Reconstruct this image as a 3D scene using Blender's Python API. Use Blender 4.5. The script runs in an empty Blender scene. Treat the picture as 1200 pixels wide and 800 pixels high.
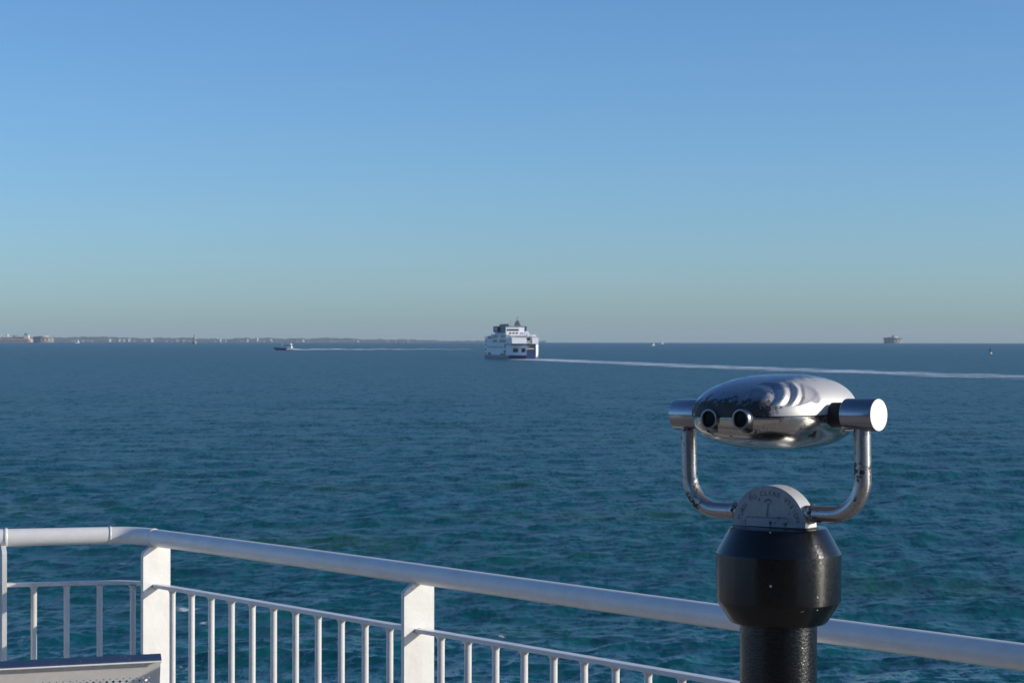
import bpy, bmesh, math, random
import numpy as np
from mathutils import Vector, Matrix, Quaternion
random.seed(7); rng = np.random.default_rng(7)
R = math.radians
C = bpy.context.scene.collection
sc = bpy.context.scene

# ------------------------------------------------------------------ camera
EYE = 12.0                      # eye height over the sea; the deck lies 1.7 m below the eye
DECK = EYE - 1.7
F = 2450.0                      # focal length in photo pixels (1200 wide)
cam_d = bpy.data.cameras.new('camera'); cam = bpy.data.objects.new('camera', cam_d); C.objects.link(cam)
cam_d.sensor_width = 36.0; cam_d.lens = 36.0*F/1200.0
cam_d.clip_start = 0.1; cam_d.clip_end = 80000
cam.location = (0, 0, EYE)
cam.rotation_euler = (math.pi/2 - math.atan(3.2/F), R(-0.08), 0)
cam_d.dof.use_dof = True; cam_d.dof.focus_distance = 4.1; cam_d.dof.aperture_fstop = 36.0
sc.camera = cam

# ------------------------------------------------------------------ sky, sun, exposure
SUN_AZ, SUN_EL = -11.0, 18.0       # degrees beyond +X (towards +Y), elevation
sdir = Vector((math.cos(R(SUN_AZ))*math.cos(R(SUN_EL)), math.sin(R(SUN_AZ))*math.cos(R(SUN_EL)), math.sin(R(SUN_EL))))
world = bpy.data.worlds.new('World'); sc.world = world; world.use_nodes = True
wn = world.node_tree.nodes; wl = world.node_tree.links
for n in list(wn): wn.remove(n)
wo = wn.new('ShaderNodeOutputWorld'); bg = wn.new('ShaderNodeBackground'); sky = wn.new('ShaderNodeTexSky')
sky.sky_type = 'NISHITA'; sky.sun_disc = False
sky.sun_elevation = R(SUN_EL); sky.sun_rotation = R(90-SUN_AZ)
sky.altitude = 1500; sky.air_density = 1.0; sky.dust_density = 2.0; sky.ozone_density = 5.0
bg.inputs['Strength'].default_value = 0.139
tcw = wn.new('ShaderNodeTexCoord'); mpw = wn.new('ShaderNodeMapping'); mpw.inputs['Scale'].default_value = (1.5, 1.5, 22.0); mpw.inputs['Rotation'].default_value = (R(3), 0, 0)
nzw = wn.new('ShaderNodeTexNoise'); nzw.inputs['Scale'].default_value = 2.2; nzw.inputs['Detail'].default_value = 7; nzw.inputs['Roughness'].default_value = .62
rw = wn.new('ShaderNodeMapRange'); rw.inputs[1].default_value = .60; rw.inputs[2].default_value = .85; rw.inputs[3].default_value = 0.0; rw.inputs[4].default_value = .10
mw = wn.new('ShaderNodeMix'); mw.data_type = 'RGBA'; mw.inputs[7].default_value = (4.2, 4.7, 5.3, 1)      # the faintest high veil
wl.new(tcw.outputs['Generated'], mpw.inputs[0]); wl.new(mpw.outputs[0], nzw.inputs['Vector']); wl.new(nzw.outputs[0], rw.inputs[0]); wl.new(rw.outputs[0], mw.inputs[0])
tn = wn.new('ShaderNodeMix'); tn.data_type = 'RGBA'; tn.blend_type = 'MULTIPLY'; tn.inputs[0].default_value = 1.0; tn.inputs[7].default_value = (.85, .975, 1.06, 1)   # white balance of the whole sky
wl.new(sky.outputs[0], mw.inputs[6]); wl.new(mw.outputs[2], tn.inputs[6]); wl.new(tn.outputs[2], bg.inputs[0]); wl.new(bg.outputs[0], wo.inputs[0])
sun_d = bpy.data.lights.new('sun', 'SUN'); sun = bpy.data.objects.new('sun', sun_d); C.objects.link(sun)
sun_d.energy = 3.9; sun_d.angle = R(0.5); sun_d.color = (1.0, 0.90, 0.76)
sun.location = (20, 0, 40); sun.rotation_euler = sdir.to_track_quat('Z', 'Y').to_euler()
sc.view_settings.view_transform = 'Standard'; sc.view_settings.look = 'None'
sc.view_settings.gamma = 1.0; sc.view_settings.exposure = 0.0
sc.cycles.max_bounces = 6; sc.cycles.volume_bounces = 0
sc.cycles.use_denoising = True

# ------------------------------------------------------------------ helpers
RE = 7.4e6                       # effective earth radius, so that far things sink behind the horizon
def drop(x, y): return -(x*x + y*y)/(2*RE)
def level(x): return 396.8 + (x-600)*0.0014
def at(px, py, depth):           # a point seen at photo pixel px,py at the given distance ahead
    return Vector(((px-600)/F*depth, depth, EYE - (py-level(px))/F*depth))

def tag(o, label=None, cat=None, group=None, kind=None):
    if label: o['label'] = label
    if cat: o['category'] = cat
    if group: o['group'] = group
    if kind: o['kind'] = kind
    return o
def empty(name, loc, rz=0.0, rot=None):
    o = bpy.data.objects.new(name, None); C.objects.link(o); o.location = loc
    o.rotation_euler = rot if rot else (0, 0, rz); o.empty_display_size = 0.2
    return o

class MB:
    """collects shapes, then links them as ONE mesh object"""
    def __init__(s): s.v = []; s.f = []; s.sm = []; s.mi = []
    def add(s, vs, fs, smooth=False, mi=0):
        b = len(s.v); s.v += [tuple(v) for v in vs]
        for f in fs: s.f.append([b+i for i in f]); s.sm.append(smooth); s.mi.append(mi)
        return s
    def box(s, c, d, m=None, taper=1.0, mi=0):
        c = Vector(c); x, y, z = d[0]/2, d[1]/2, d[2]/2
        vs = [Vector((sx*x*(taper if sz > 0 else 1), sy*y*(taper if sz > 0 else 1), sz*z)) for sz in (-1, 1) for sx, sy in ((-1,-1),(1,-1),(1,1),(-1,1))]
        if m is not None: vs = [m @ v for v in vs]
        vs = [v + c for v in vs]
        return s.add(vs, [(3,2,1,0),(4,5,6,7),(0,1,5,4),(1,2,6,5),(2,3,7,6),(3,0,4,7)], mi=mi)
    def prism(s, poly, axis_from, axis_to, smooth=False, mi=0):
        """poly: list of points (Vector) ; swept from offset axis_from to axis_to"""
        n = len(poly); a = [Vector(p)+Vector(axis_from) for p in poly]; b = [Vector(p)+Vector(axis_to) for p in poly]
        s.add(a+b, [[i, (i+1) % n, n+(i+1) % n, n+i] for i in range(n)], smooth, mi)
        s.add(a, [list(range(n-1, -1, -1))], mi=mi); s.add(b, [list(range(n))], mi=mi)
        return s
    def tube(s, path, r, seg=12, caps=True, smooth=True, mi=0):
        path = [Vector(p) for p in path]; n = len(path)
        rs = r if isinstance(r, (list, tuple)) else [r]*n
        ts = []
        for i in range(n):
            a = path[max(i-1, 0)]; b = path[min(i+1, n-1)]; ts.append((b-a).normalized())
        up = Vector((0,0,1)) if abs(ts[0].z) < 0.9 else Vector((1,0,0))
        nx = ts[0].cross(up).normalized(); vs = []
        for i in range(n):
            if i: nx = (nx - ts[i]*nx.dot(ts[i])).normalized()
            ny = ts[i].cross(nx)
            for k in range(seg):
                t = 2*math.pi*k/seg; vs.append(path[i] + (nx*math.cos(t)+ny*math.sin(t))*rs[i])
        fs = [[i*seg+k, i*seg+(k+1) % seg, (i+1)*seg+(k+1) % seg, (i+1)*seg+k] for i in range(n-1) for k in range(seg)]
        s.add(vs, fs, smooth, mi)
        if caps:
            s.add(vs[:seg], [list(range(seg-1, -1, -1))], mi=mi); s.add(vs[-seg:], [list(range(seg))], mi=mi)
        return s
    def lathe(s, prof, c=(0,0,0), seg=48, m=None, smooth=True, mi=0):
        """prof: list of (r, z); sharp corners are kept by doubling a point"""
        c = Vector(c); runs = [[]]
        for i, p in enumerate(prof):
            if runs[-1] and runs[-1][-1] == p: runs.append([p])
            else: runs[-1].append(p)
        for run in runs:
            vs = []
            for r, z in run:
                for k in range(seg):
                    t = 2*math.pi*k/seg; v = Vector((r*math.cos(t), r*math.sin(t), z))
                    vs.append((m @ v if m is not None else v) + c)
            s.add(vs, [[i*seg+k, i*seg+(k+1) % seg, (i+1)*seg+(k+1) % seg, (i+1)*seg+k] for i in range(len(run)-1) for k in range(seg)], smooth, mi)
        return s
    def build(s, name, mat, parent=None, bevel=0.0, weld=False):
        me = bpy.data.meshes.new(name); me.from_pydata(s.v, [], s.f)
        for m_ in (mat if isinstance(mat, (list, tuple)) else [mat]): me.materials.append(m_)
        me.polygons.foreach_set('use_smooth', s.sm); me.polygons.foreach_set('material_index', s.mi)
        bm = bmesh.new(); bm.from_mesh(me)
        if weld: bmesh.ops.remove_doubles(bm, verts=bm.verts, dist=1e-5)
        bmesh.ops.recalc_face_normals(bm, faces=bm.faces) if weld or not s.nonrecalc() else None
        bm.to_mesh(me); bm.free(); me.update()
        o = bpy.data.objects.new(name, me); C.objects.link(o)
        if parent: o.parent = parent
        if bevel:
            b = o.modifiers.new('bevel', 'BEVEL'); b.width = bevel; b.segments = 2; b.limit_method = 'ANGLE'; b.angle_limit = R(40)
        return o
    def nonrecalc(s): return False

def grid_mesh(name, P, nr, nc, mat, wrap=False):
    """P: (nr*nc,3) numpy points laid out row by row"""
    i = np.arange(nr-1)[:, None]; j = np.arange(nc if wrap else nc-1)[None, :]; j2 = (j+1) % nc
    q = np.stack([i*nc+j, i*nc+j2, (i+1)*nc+j2, (i+1)*nc+j], axis=-1).reshape(-1, 4)
    me = bpy.data.meshes.new(name); me.vertices.add(len(P)); me.vertices.foreach_set('co', P.astype(np.float32).ravel())
    me.loops.add(q.size); me.loops.foreach_set('vertex_index', q.astype(np.int32).ravel())
    me.polygons.add(len(q)); me.polygons.foreach_set('loop_start', np.arange(0, q.size, 4, dtype=np.int32))
    me.polygons.foreach_set('loop_total', np.full(len(q), 4, dtype=np.int32))
    me.update(calc_edges=True); me.polygons.foreach_set('use_smooth', np.ones(len(q), dtype=bool))
    me.materials.append(mat)
    o = bpy.data.objects.new(name, me); C.objects.link(o)
    return o

# ------------------------------------------------------------------ materials
def newmat(name):
    m = bpy.data.materials.new(name); m.use_nodes = True
    return m, m.node_tree.nodes, m.node_tree.links, m.node_tree.nodes['Principled BSDF']
def noise(n, l, scale, detail=4, rough=.6, vec=None, stretch=None, kind='Object'):
    t = n.new('ShaderNodeTexNoise'); t.inputs['Scale'].default_value = scale; t.inputs['Detail'].default_value = detail
    t.inputs['Roughness'].default_value = rough
    tc = n.new('ShaderNodeTexCoord'); src = tc.outputs[kind]
    if vec is not None: src = vec
    if stretch:
        mp = n.new('ShaderNodeMapping'); mp.inputs['Scale'].default_value = stretch; l.new(src, mp.inputs[0]); src = mp.outputs[0]
    l.new(src, t.inputs['Vector']); return t
def ramp(n, l, src, stops, interp='LINEAR'):
    r = n.new('ShaderNodeValToRGB'); e = r.color_ramp.elements; r.color_ramp.interpolation = interp
    while len(e) > 1: e.remove(e[-1])
    for i, (p, c) in enumerate(stops):
        c = tuple(c) if hasattr(c, '__len__') else (c, c, c)
        if i == 0: e[0].position = p; e[0].color = (*c, 1)
        else: k = e.new(p); k.color = (*c, 1)
    l.new(src, r.inputs[0]); return r.outputs[0]
def bump(n, l, src, b, strength=.3, dist=.01, prev=None):
    k = n.new('ShaderNodeBump'); k.inputs['Strength'].default_value = strength; k.inputs['Distance'].default_value = dist
    l.new(src, k.inputs['Height'])
    if prev is not None: l.new(prev, k.inputs['Normal'])
    if b is not None: l.new(k.outputs[0], b.inputs['Normal'])
    return k.outputs[0]
def mix(n, l, fac, a, b):
    m = n.new('ShaderNodeMix'); m.data_type = 'RGBA'
    if hasattr(fac, 'links'): l.new(fac, m.inputs[0])
    else: m.inputs[0].default_value = fac
    for k, v in ((6, a), (7, b)):
        if hasattr(v, 'links'): l.new(v, m.inputs[k])
        else: m.inputs[k].default_value = (*v, 1)
    return m.outputs[2]
def simple(name, col, rough=.5, metal=0.0, var=.12, scale=3.0, bstr=0.0):
    m, n, l, b = newmat(name)
    t = noise(n, l, scale, 5)
    lo = tuple(c*(1-var) for c in col); hi = tuple(min(1, c*(1+var)) for c in col)
    l.new(ramp(n, l, t.outputs[0], [(.3, lo), (.7, hi)]), b.inputs['Base Color'])
    b.inputs['Roughness'].default_value = rough; b.inputs['Metallic'].default_value = metal
    if bstr: bump(n, l, t.outputs[0], b, bstr, .002)
    return m

def white_paint():
    m, n, l, b = newmat('white_gloss_paint')
    g = n.new('ShaderNodeNewGeometry')
    t = noise(n, l, 9, 6, .65, vec=g.outputs['Position'])
    c = ramp(n, l, t.outputs[0], [(.3, (.68, .67, .64)), (.62, (.75, .745, .73)), (.8, (.78, .77, .755))])
    t2 = noise(n, l, 120, 3, .7, vec=g.outputs['Position'])
    sp = ramp(n, l, t2.outputs[0], [(.69, 0), (.73, 1)])
    t3 = noise(n, l, 7, 3, .6, vec=g.outputs['Position'], stretch=(1.6, 1.6, .35))
    dirt = ramp(n, l, t3.outputs[0], [(.54, 0), (.76, .60)])
    c = mix(n, l, dirt, c, (.52, .47, .40))
    t6 = noise(n, l, 26, 2, .5, vec=g.outputs['Position'], stretch=(1, 1, .12))
    c = mix(n, l, ramp(n, l, t6.outputs[0], [(.70, 0), (.80, .45)]), c, (.50, .36, .24))
    c = mix(n, l, sp, c, (.50, .40, .31))
    l.new(c, b.inputs['Base Color']); b.inputs['Roughness'].default_value = .33
    t4 = noise(n, l, 38, 4, .6, vec=g.outputs['Position'])
    bump(n, l, t4.outputs[0], b, .25, .004)
    return m
def rail_paint():
    """worn off-white rail pipe, greyer where hands have rubbed the gloss away"""
    m, n, l, b = newmat('worn_rail_paint')
    g = n.new('ShaderNodeNewGeometry')
    t = noise(n, l, 14, 6, .7, vec=g.outputs['Position'])
    c = ramp(n, l, t.outputs[0], [(.3, (.75, .73, .69)), (.6, (.84, .82, .78))])
    t2 = noise(n, l, 260, 3, .7, vec=g.outputs['Position'])
    c = mix(n, l, ramp(n, l, t2.outputs[0], [(.62, 0), (.74, .6)]), c, (.45, .40, .35))
    l.new(c, b.inputs['Base Color']); b.inputs['Roughness'].default_value = .38
    bump(n, l, t.outputs[0], b, .2, .003)
    return m
def spun(n, l, b, g, scale, amp, nrm):
    t = noise(n, l, scale, 2, .7, vec=g.outputs['Position'])
    m1 = n.new('ShaderNodeMath'); m1.operation = 'SUBTRACT'; l.new(t.outputs[0], m1.inputs[0]); m1.inputs[1].default_value = .5
    m2 = n.new('ShaderNodeMath'); m2.operation = 'MULTIPLY'; l.new(m1.outputs[0], m2.inputs[0]); m2.inputs[1].default_value = amp
    cx = n.new('ShaderNodeCombineXYZ'); l.new(m2.outputs[0], cx.inputs[2])
    ad = n.new('ShaderNodeVectorMath'); ad.operation = 'ADD'; l.new(nrm, ad.inputs[0]); l.new(cx.outputs[0], ad.inputs[1])
    nm = n.new('ShaderNodeVectorMath'); nm.operation = 'NORMALIZE'; l.new(ad.outputs[0], nm.inputs[0]); l.new(nm.outputs[0], b.inputs['Normal'])
def black_paint():
    m, n, l, b = newmat('black_gloss_paint')
    g = n.new('ShaderNodeNewGeometry')
    t = noise(n, l, 150, 4, .6, vec=g.outputs['Position'])
    chips = noise(n, l, 75, 1, .4, vec=g.outputs['Position'])
    c = ramp(n, l, chips.outputs[0], [(.0, (.003, .0033, .0035)), (.79, (.004, .0043, .0045)), (.80, (.55, .55, .52))])
    l.new(c, b.inputs['Base Color']); l.new(ramp(n, l, t.outputs[0], [(.3, .19), (.7, .25)]), b.inputs['Roughness'])
    b.inputs['IOR'].default_value = 1.5
    spun(n, l, b, g, 900, 1.25, bump(n, l, t.outputs[0], None, .05, .003))
    return m
def black_rough():
    m, n, l, b = newmat('black_orange_peel_paint')
    g = n.new('ShaderNodeNewGeometry')
    t = noise(n, l, 300, 3, .6, vec=g.outputs['Position'], stretch=(.45, .45, 1))
    b.inputs['Base Color'].default_value = (.003, .0033, .0035, 1); b.inputs['Roughness'].default_value = .2
    spun(n, l, b, g, 600, .9, bump(n, l, t.outputs[0], None, .35, .003))
    return m
def steel(name, stain=.5, rough=(.2, .42), base=(.58, .57, .55), sc_=20, front=False, bs=.15, sunlit_side=False, metal=.97):
    m, n, l, b = newmat(name)
    tc = n.new('ShaderNodeTexCoord')
    t = noise(n, l, sc_, 8, .68); t2 = noise(n, l, sc_*6, 5, .7)
    add = n.new('ShaderNodeMath'); add.operation = 'MULTIPLY_ADD'; l.new(t2.outputs[0], add.inputs[0]); add.inputs[1].default_value = .35; l.new(t.outputs[0], add.inputs[2])
    val = add.outputs[0]
    if front:      # tarnish gathers round the eyepieces and the seam
        s = n.new('ShaderNodeSeparateXYZ'); l.new(tc.outputs['Object'], s.inputs[0])
        def band(sock, c, w):
            d = n.new('ShaderNodeMath'); d.operation = 'SUBTRACT'; l.new(sock, d.inputs[0]); d.inputs[1].default_value = c
            a = n.new('ShaderNodeMath'); a.operation = 'ABSOLUTE'; l.new(d.outputs[0], a.inputs[0])
            r = n.new('ShaderNodeMapRange'); l.new(a.outputs[0], r.inputs[0]); r.inputs[1].default_value = 0; r.inputs[2].default_value = w
            r.inputs[3].default_value = 1; r.inputs[4].default_value = 0; return r.outputs[0]
        bz = band(s.outputs[2], .010, .036); by = band(s.outputs[1], -.15, .15)
        mu = n.new('ShaderNodeMath'); mu.operation = 'MULTIPLY'; l.new(bz, mu.inputs[0]); l.new(by, mu.inputs[1])
        xf = n.new('ShaderNodeMapRange'); l.new(s.outputs[0], xf.inputs[0]); xf.inputs[1].default_value = .070; xf.inputs[2].default_value = .098; xf.inputs[3].default_value = 1; xf.inputs[4].default_value = .12
        mu2 = n.new('ShaderNodeMath'); mu2.operation = 'MULTIPLY'; l.new(mu.outputs[0], mu2.inputs[0]); l.new(xf.outputs[0], mu2.inputs[1]); mu = mu2
        ad = n.new('ShaderNodeMath'); ad.operation = 'MULTIPLY_ADD'; l.new(mu.outputs[0], ad.inputs[0]); ad.inputs[1].default_value = .46; l.new(val, ad.inputs[2])
        val = ad.outputs[0]
    th = .84 - .12*stain + (.05 if front else 0)
    mask = ramp(n, l, val, [(th, 0), (th+(.13 if front else .05), 1)])
    c = ramp(n, l, t2.outputs[0], [(.3, tuple(x*.88 for x in base)), (.7, base)])
    c = mix(n, l, mask, c, (.035, .033, .03))
    l.new(c, b.inputs['Base Color'])
    met = ramp(n, l, mask, [(0, metal), (1, .35)]); l.new(met, b.inputs['Metallic'])
    rr = ramp(n, l, t.outputs[0], [(.35, rough[0]), (.65, rough[1])])
    if sunlit_side:        # matte patch towards the sun, colour lightened to carry the sun's brightness
        s2 = n.new('ShaderNodeSeparateXYZ'); l.new(tc.outputs['Object'], s2.inputs[0])
        mr = n.new('ShaderNodeMapRange'); l.new(s2.outputs[0], mr.inputs[0]); mr.inputs[1].default_value = .035; mr.inputs[2].default_value = .10
        m2 = n.new('ShaderNodeMath'); m2.operation = 'MULTIPLY_ADD'; l.new(t.outputs[0], m2.inputs[0]); m2.inputs[1].default_value = 1.3; l.new(mr.outputs[0], m2.inputs[2])
        am = ramp(n, l, m2.outputs[0], [(.95/2.3, 0), (1.35/2.3, 1)]); m2.operation = 'MULTIPLY_ADD'
        sc2 = n.new('ShaderNodeMath'); sc2.operation = 'MULTIPLY'; l.new(m2.outputs[0], sc2.inputs[0]); sc2.inputs[1].default_value = 1/2.3
        am = ramp(n, l, sc2.outputs[0], [(.95/2.3, 0), (1.35/2.3, 1)])
        rr = mix(n, l, am, rr, (.50, .50, .50)); l.new(mix(n, l, am, met, (.45, .45, .45)), b.inputs['Metallic']); c2 = mix(n, l, am, c, (.62, .60, .57)); c2 = mix(n, l, mask, c2, (.05, .045, .04)); l.new(c2, b.inputs['Base Color'])
    rg = mix(n, l, mask, rr, (.6, .6, .6)); l.new(rg, b.inputs['Roughness'])
    bump(n, l, val, b, bs, .0012)
    return m

M_WHITE = white_paint(); M_RAIL = rail_paint(); M_BLACK = black_paint(); M_BLACKR = black_rough()
M_HEAD = steel('polished_tarnished_steel', .55, (.18, .32), (.42, .43, .46), front=True, sc_=75, sunlit_side=True)
M_HEADLOW = steel('polished_lower_steel', .6, (.12, .24), (.58, .56, .52), sc_=22)
M_TUBE = steel('pitted_steel_tube', .88, (.25, .40), (.42, .41, .41), sc_=34, metal=.85)
M_CAP = steel('brushed_steel', .12, (.16, .26), (.36, .37, .40), sc_=30)
M_DIAL = steel('dull_shaded_steel', .42, (.42, .55), (.24, .25, .28), sc_=40)  # dial face: its shade is darkened into the steel colour
M_RIM = steel('sunlit_rim_steel', .2, (.4, .5), (.72, .70, .66), sc_=40, metal=.5)  # rim of the same plate, lightened for the sun falling on it
M_ENDCAP = simple('satin_aluminium', (.82, .80, .76), .6, .25, .05, 60)
M_LENS = simple('dark_glass', (.004, .004, .005), .06, 0, .1)
M_EYE = steel('dark_worn_eyepiece', .8, (.28, .42), (.22, .22, .24), sc_=60)
M_LENS.node_tree.nodes['Principled BSDF'].inputs['Roughness'].default_value = .35; M_LENS.node_tree.nodes['Principled BSDF'].inputs['Specular IOR Level'].default_value = .12
M_RUBBER = simple('black_rubber', (.012, .012, .013), .6, 0, .2, 40)
M_ENGR = simple('engraved_black_fill', (.125, .12, .12), .7, 0, .6, 300)
M_BENCH = steel('brushed_bench_steel', .05, (.26, .38), (.84, .82, .78), sc_=9, bs=.06, metal=.4)

# ------------------------------------------------------------------ sea
K = 150
lam = np.exp(rng.uniform(math.log(.4), math.log(16), K)); k_ = 2*math.pi/lam
th = R(-62) + rng.normal(0, 1, K)*R(36)*np.where(lam > 10, .55, 1.0)
slope = .022*np.where(lam > 6, .5, 1.0)*np.where(lam < 3, 1.25, 1.0)
amp = slope/k_; kx = k_*np.cos(th); ky = k_*np.sin(th); ph = rng.uniform(0, 2*math.pi, K)
def waves(x, y, cell, var=None):
    z = np.zeros_like(x); dx = np.zeros_like(x); dy = np.zeros_like(x)
    for i in range(K):
        w = np.clip((lam[i]/cell - 2.0)/2.0, 0, 1)
        idx = w > 0
        if var is not None: var += slope[i]**2/2*(1-w*w)
        if not idx.any(): continue
        p = kx[i]*x[idx] + ky[i]*y[idx] + ph[i]; a = amp[i]*w[idx]
        z[idx] += a*np.cos(p); s = a*np.sin(p)*.8
        dx[idx] -= s*math.cos(th[i]); dy[idx] -= s*math.sin(th[i])
    return z, dx, dy
fine = np.linspace(R(-15.3), R(15.3), 820)
side = np.linspace(R(15.3), R(50), 161)[1:]; coarse = np.linspace(R(50), R(310), 62)[1:-1]
az = np.concatenate([fine, side, coarse, 2*math.pi - side[::-1]])
inv = np.concatenate([1/np.geomspace(4., 66., 140)[:-1], np.linspace(1/66., 1/13400., 800)])
# uniform steps in 1/r are uniform steps down the picture
rr = 1/inv; rr = np.concatenate([rr, [14500., 17000.]])
RR, AA = np.meshgrid(rr, az, indexing='ij')
dr = np.gradient(rr)[:, None]*np.ones_like(AA); da = np.gradient(az)[None, :]*RR
cell = np.maximum(np.abs(dr), np.abs(da)*1.0)
X = (RR*np.sin(AA)).ravel(); Y = (RR*np.cos(AA)).ravel(); cell = cell.ravel()
var = np.full_like(X, .018**2); wz, wdx, wdy = waves(X, Y, cell, var)
P = np.stack([X+wdx, Y+wdy, wz - (X*X+Y*Y)/(2*RE)], axis=1)

def water_mat():
    m, n, l, b = newmat('sea_water')
    g = n.new('ShaderNodeNewGeometry')
    t = noise(n, l, .055, 4, .65, vec=g.outputs['Position'], stretch=(.8, 1.0, 1))
    c = ramp(n, l, t.outputs[0], [(.36, (.001, .070, .088)), (.56, (.003, .072, .076)), (.70, (.014, .076, .046))])
    l.new(c, b.inputs['Base Color'])
    b.inputs['IOR'].default_value = 1.333
    r = n.new('ShaderNodeAttribute'); r.attribute_name = 'ripple_roughness'; l.new(r.outputs['Fac'], b.inputs['Roughness'])
    # capillary ripples and small chop: a slope field added to the surface normal
    prev = g.outputs['Normal']
    for sc_, amp_, st in ((.85, .86, (1.0, .28, 1)), (3.2, .95, (1.0, .34, 1)), (.22, .26, (1.0, .40, 1))):
        a1 = noise(n, l, sc_, 4, .68, vec=g.outputs['Position'], stretch=st)
        sb = n.new('ShaderNodeVectorMath'); sb.operation = 'SUBTRACT'; l.new(a1.outputs['Color'], sb.inputs[0]); sb.inputs[1].default_value = (.5, .5, .5)
        ml = n.new('ShaderNodeVectorMath'); ml.operation = 'MULTIPLY'; l.new(sb.outputs[0], ml.inputs[0]); ml.inputs[1].default_value = (amp_, amp_, 0)
        ad = n.new('ShaderNodeVectorMath'); ad.operation = 'ADD'; l.new(prev, ad.inputs[0]); l.new(ml.outputs[0], ad.inputs[1]); prev = ad.outputs[0]
    nm = n.new('ShaderNodeVectorMath'); nm.operation = 'NORMALIZE'; l.new(prev, nm.inputs[0]); l.new(nm.outputs[0], b.inputs['Normal'])
    return m
M_WATER = water_mat()
sea = grid_mesh('sea', P, len(rr), len(az), M_WATER, wrap=True); tag(sea, kind='structure')
ra = sea.data.attributes.new('ripple_roughness', 'FLOAT', 'POINT'); ra.data.foreach_set('value', np.clip(np.sqrt(np.sqrt(2*var)), .10, .35).astype(np.float32))

# foam: flat irregular rafts of bubbles lying on the waves
def foam_mat(name, sc_, lo, hi, col=(.80, .84, .84), low=1.0):
    m, n, l, b = newmat(name)
    g = n.new('ShaderNodeNewGeometry')
    at_ = n.new('ShaderNodeAttribute'); at_.attribute_name = 'cover'
    t = noise(n, l, sc_, 6, .72, vec=g.outputs['Position'])
    ad = n.new('ShaderNodeMath'); ad.operation = 'ADD'; l.new(t.outputs[0], ad.inputs[0]); l.new(at_.outputs['Fac'], ad.inputs[1])
    t2 = noise(n, l, sc_*.16, 3, .6, vec=g.outputs['Position'])
    a2 = n.new('ShaderNodeMath'); a2.operation = 'MULTIPLY_ADD'; l.new(t2.outputs[0], a2.inputs[0]); a2.inputs[1].default_value = low; l.new(ad.outputs[0], a2.inputs[2])
    a3 = n.new('ShaderNodeMath'); a3.operation = 'SUBTRACT'; l.new(a2.outputs[0], a3.inputs[0]); a3.inputs[1].default_value = low*.5
    a = ramp(n, l, a3.outputs[0], [(lo, 0), (hi, 1)])
    b.inputs['Base Color'].default_value = (*col, 1); b.inputs['Roughness'].default_value = .8
    l.new(a, b.inputs['Alpha'])
    return m
def foam_strip(name, pts, widths, covers, mat, nw=14, step=6.0, lift=.12, ridge=None):
    P_, cv, rz_ = [], [], []; nr = 0
    pts = [Vector((p[0], p[1], 0)) for p in pts]
    for i in range(len(pts)-1):
        L = (pts[i+1]-pts[i]).length; ns = max(2, int(L/step))
        for k in range(ns + (1 if i == len(pts)-2 else 0)):
            t = k/ns; c = pts[i].lerp(pts[i+1], t); d = (pts[i+1]-pts[i]).normalized(); q = Vector((-d.y, d.x, 0))
            w = widths[i]*(1-t)+widths[i+1]*t; cc = covers[i]*(1-t)+covers[i+1]*t
            c = c + q*(math.sin(c.y*.011)*.8 + math.sin(c.y*.037+1)*.5)
            for j in range(nw):
                s = j/(nw-1)*2-1; p = c + q*(s*w/2)
                P_.append((p.x, p.y)); rz_.append(((ridge[i]*(1-t)+ridge[i+1]*t)*(1-s*s)*(.75+.35*math.sin(p.x*.21)*math.sin(p.x*.083+1))) if ridge else 0.0); cv.append(cc*(1-abs(s)**2.2) - .35*abs(s)**3)
            nr += 1
    P_ = np.array(P_); d = np.hypot(P_[:,0], P_[:,1])
    ce = np.maximum(d*d/(EYE*F)*.9, d*.0009)
    z, dx, dy = waves(P_[:,0], P_[:,1], ce)
    Q = np.stack([P_[:,0]+dx, P_[:,1]+dy, z + lift + np.array(rz_) - (P_**2).sum(1)/(2*RE)], axis=1)
    o = grid_mesh(name, Q, nr, nw, mat)
    a = o.data.attributes.new('cover', 'FLOAT', 'POINT'); a.data.foreach_set('value', np.array(cv, dtype=np.float32))
    return o

# ------------------------------------------------------------------ ship deck under the viewer's feet
def xy(px, py, drop_):           # where a level thing drop_ metres under the eye is seen
    d = drop_*F/(py-level(px)); return Vector(((px-600)/F*d, d, 0))
RAIL_Z = EYE - .6045; LOW_Z = EYE - .7485
DIR = Vector((.657, -.754, 0)).normalized(); PERP = Vector((.754, .657, 0)).normalized()
CORNER = Vector((-1.087, 6.345, 0)); BEND = Vector((-1.231, 6.41, 0)); LEFT = Vector((-1.556, 6.336, 0))
LDIR = (BEND-LEFT).normalized(); FARL = LEFT + Vector((-.90, -.44, 0)).normalized()*7
END = CORNER + DIR*13
edge = [FARL, LEFT, BEND, CORNER, END]
deck_out = [Vector((-.25,.16,0)).lerp(p*1.0, 1) for p in edge]
deck_out = [FARL+Vector((-.02,.12,0)), LEFT+Vector((-.02,.12,0)), BEND+Vector((0,.12,0)), CORNER+Vector((.06,.10,0)), END+PERP*.12]
back = [Vector((END.x+.1, -14, 0)), Vector((FARL.x, -14, 0))]
poly = deck_out + back
dm = MB(); dm.prism([Vector((p.x, p.y, 0)) for p in poly][::-1], (0,0,DECK-.25), (0,0,DECK))
def deck_mat():
    m, n, l, b = newmat('deck_coating')
    t = noise(n, l, 1.3, 5, .6); t2 = noise(n, l, 300, 2, .5)
    c = ramp(n, l, t.outputs[0], [(.3, (.36, .295, .22)), (.7, (.44, .365, .28))])
    l.new(c, b.inputs['Base Color']); b.inputs['Roughness'].default_value = .7
    bump(n, l, t2.outputs[0], b, .4, .002); return m
deck = dm.build('deck', deck_mat()); tag(deck, kind='structure')
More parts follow.
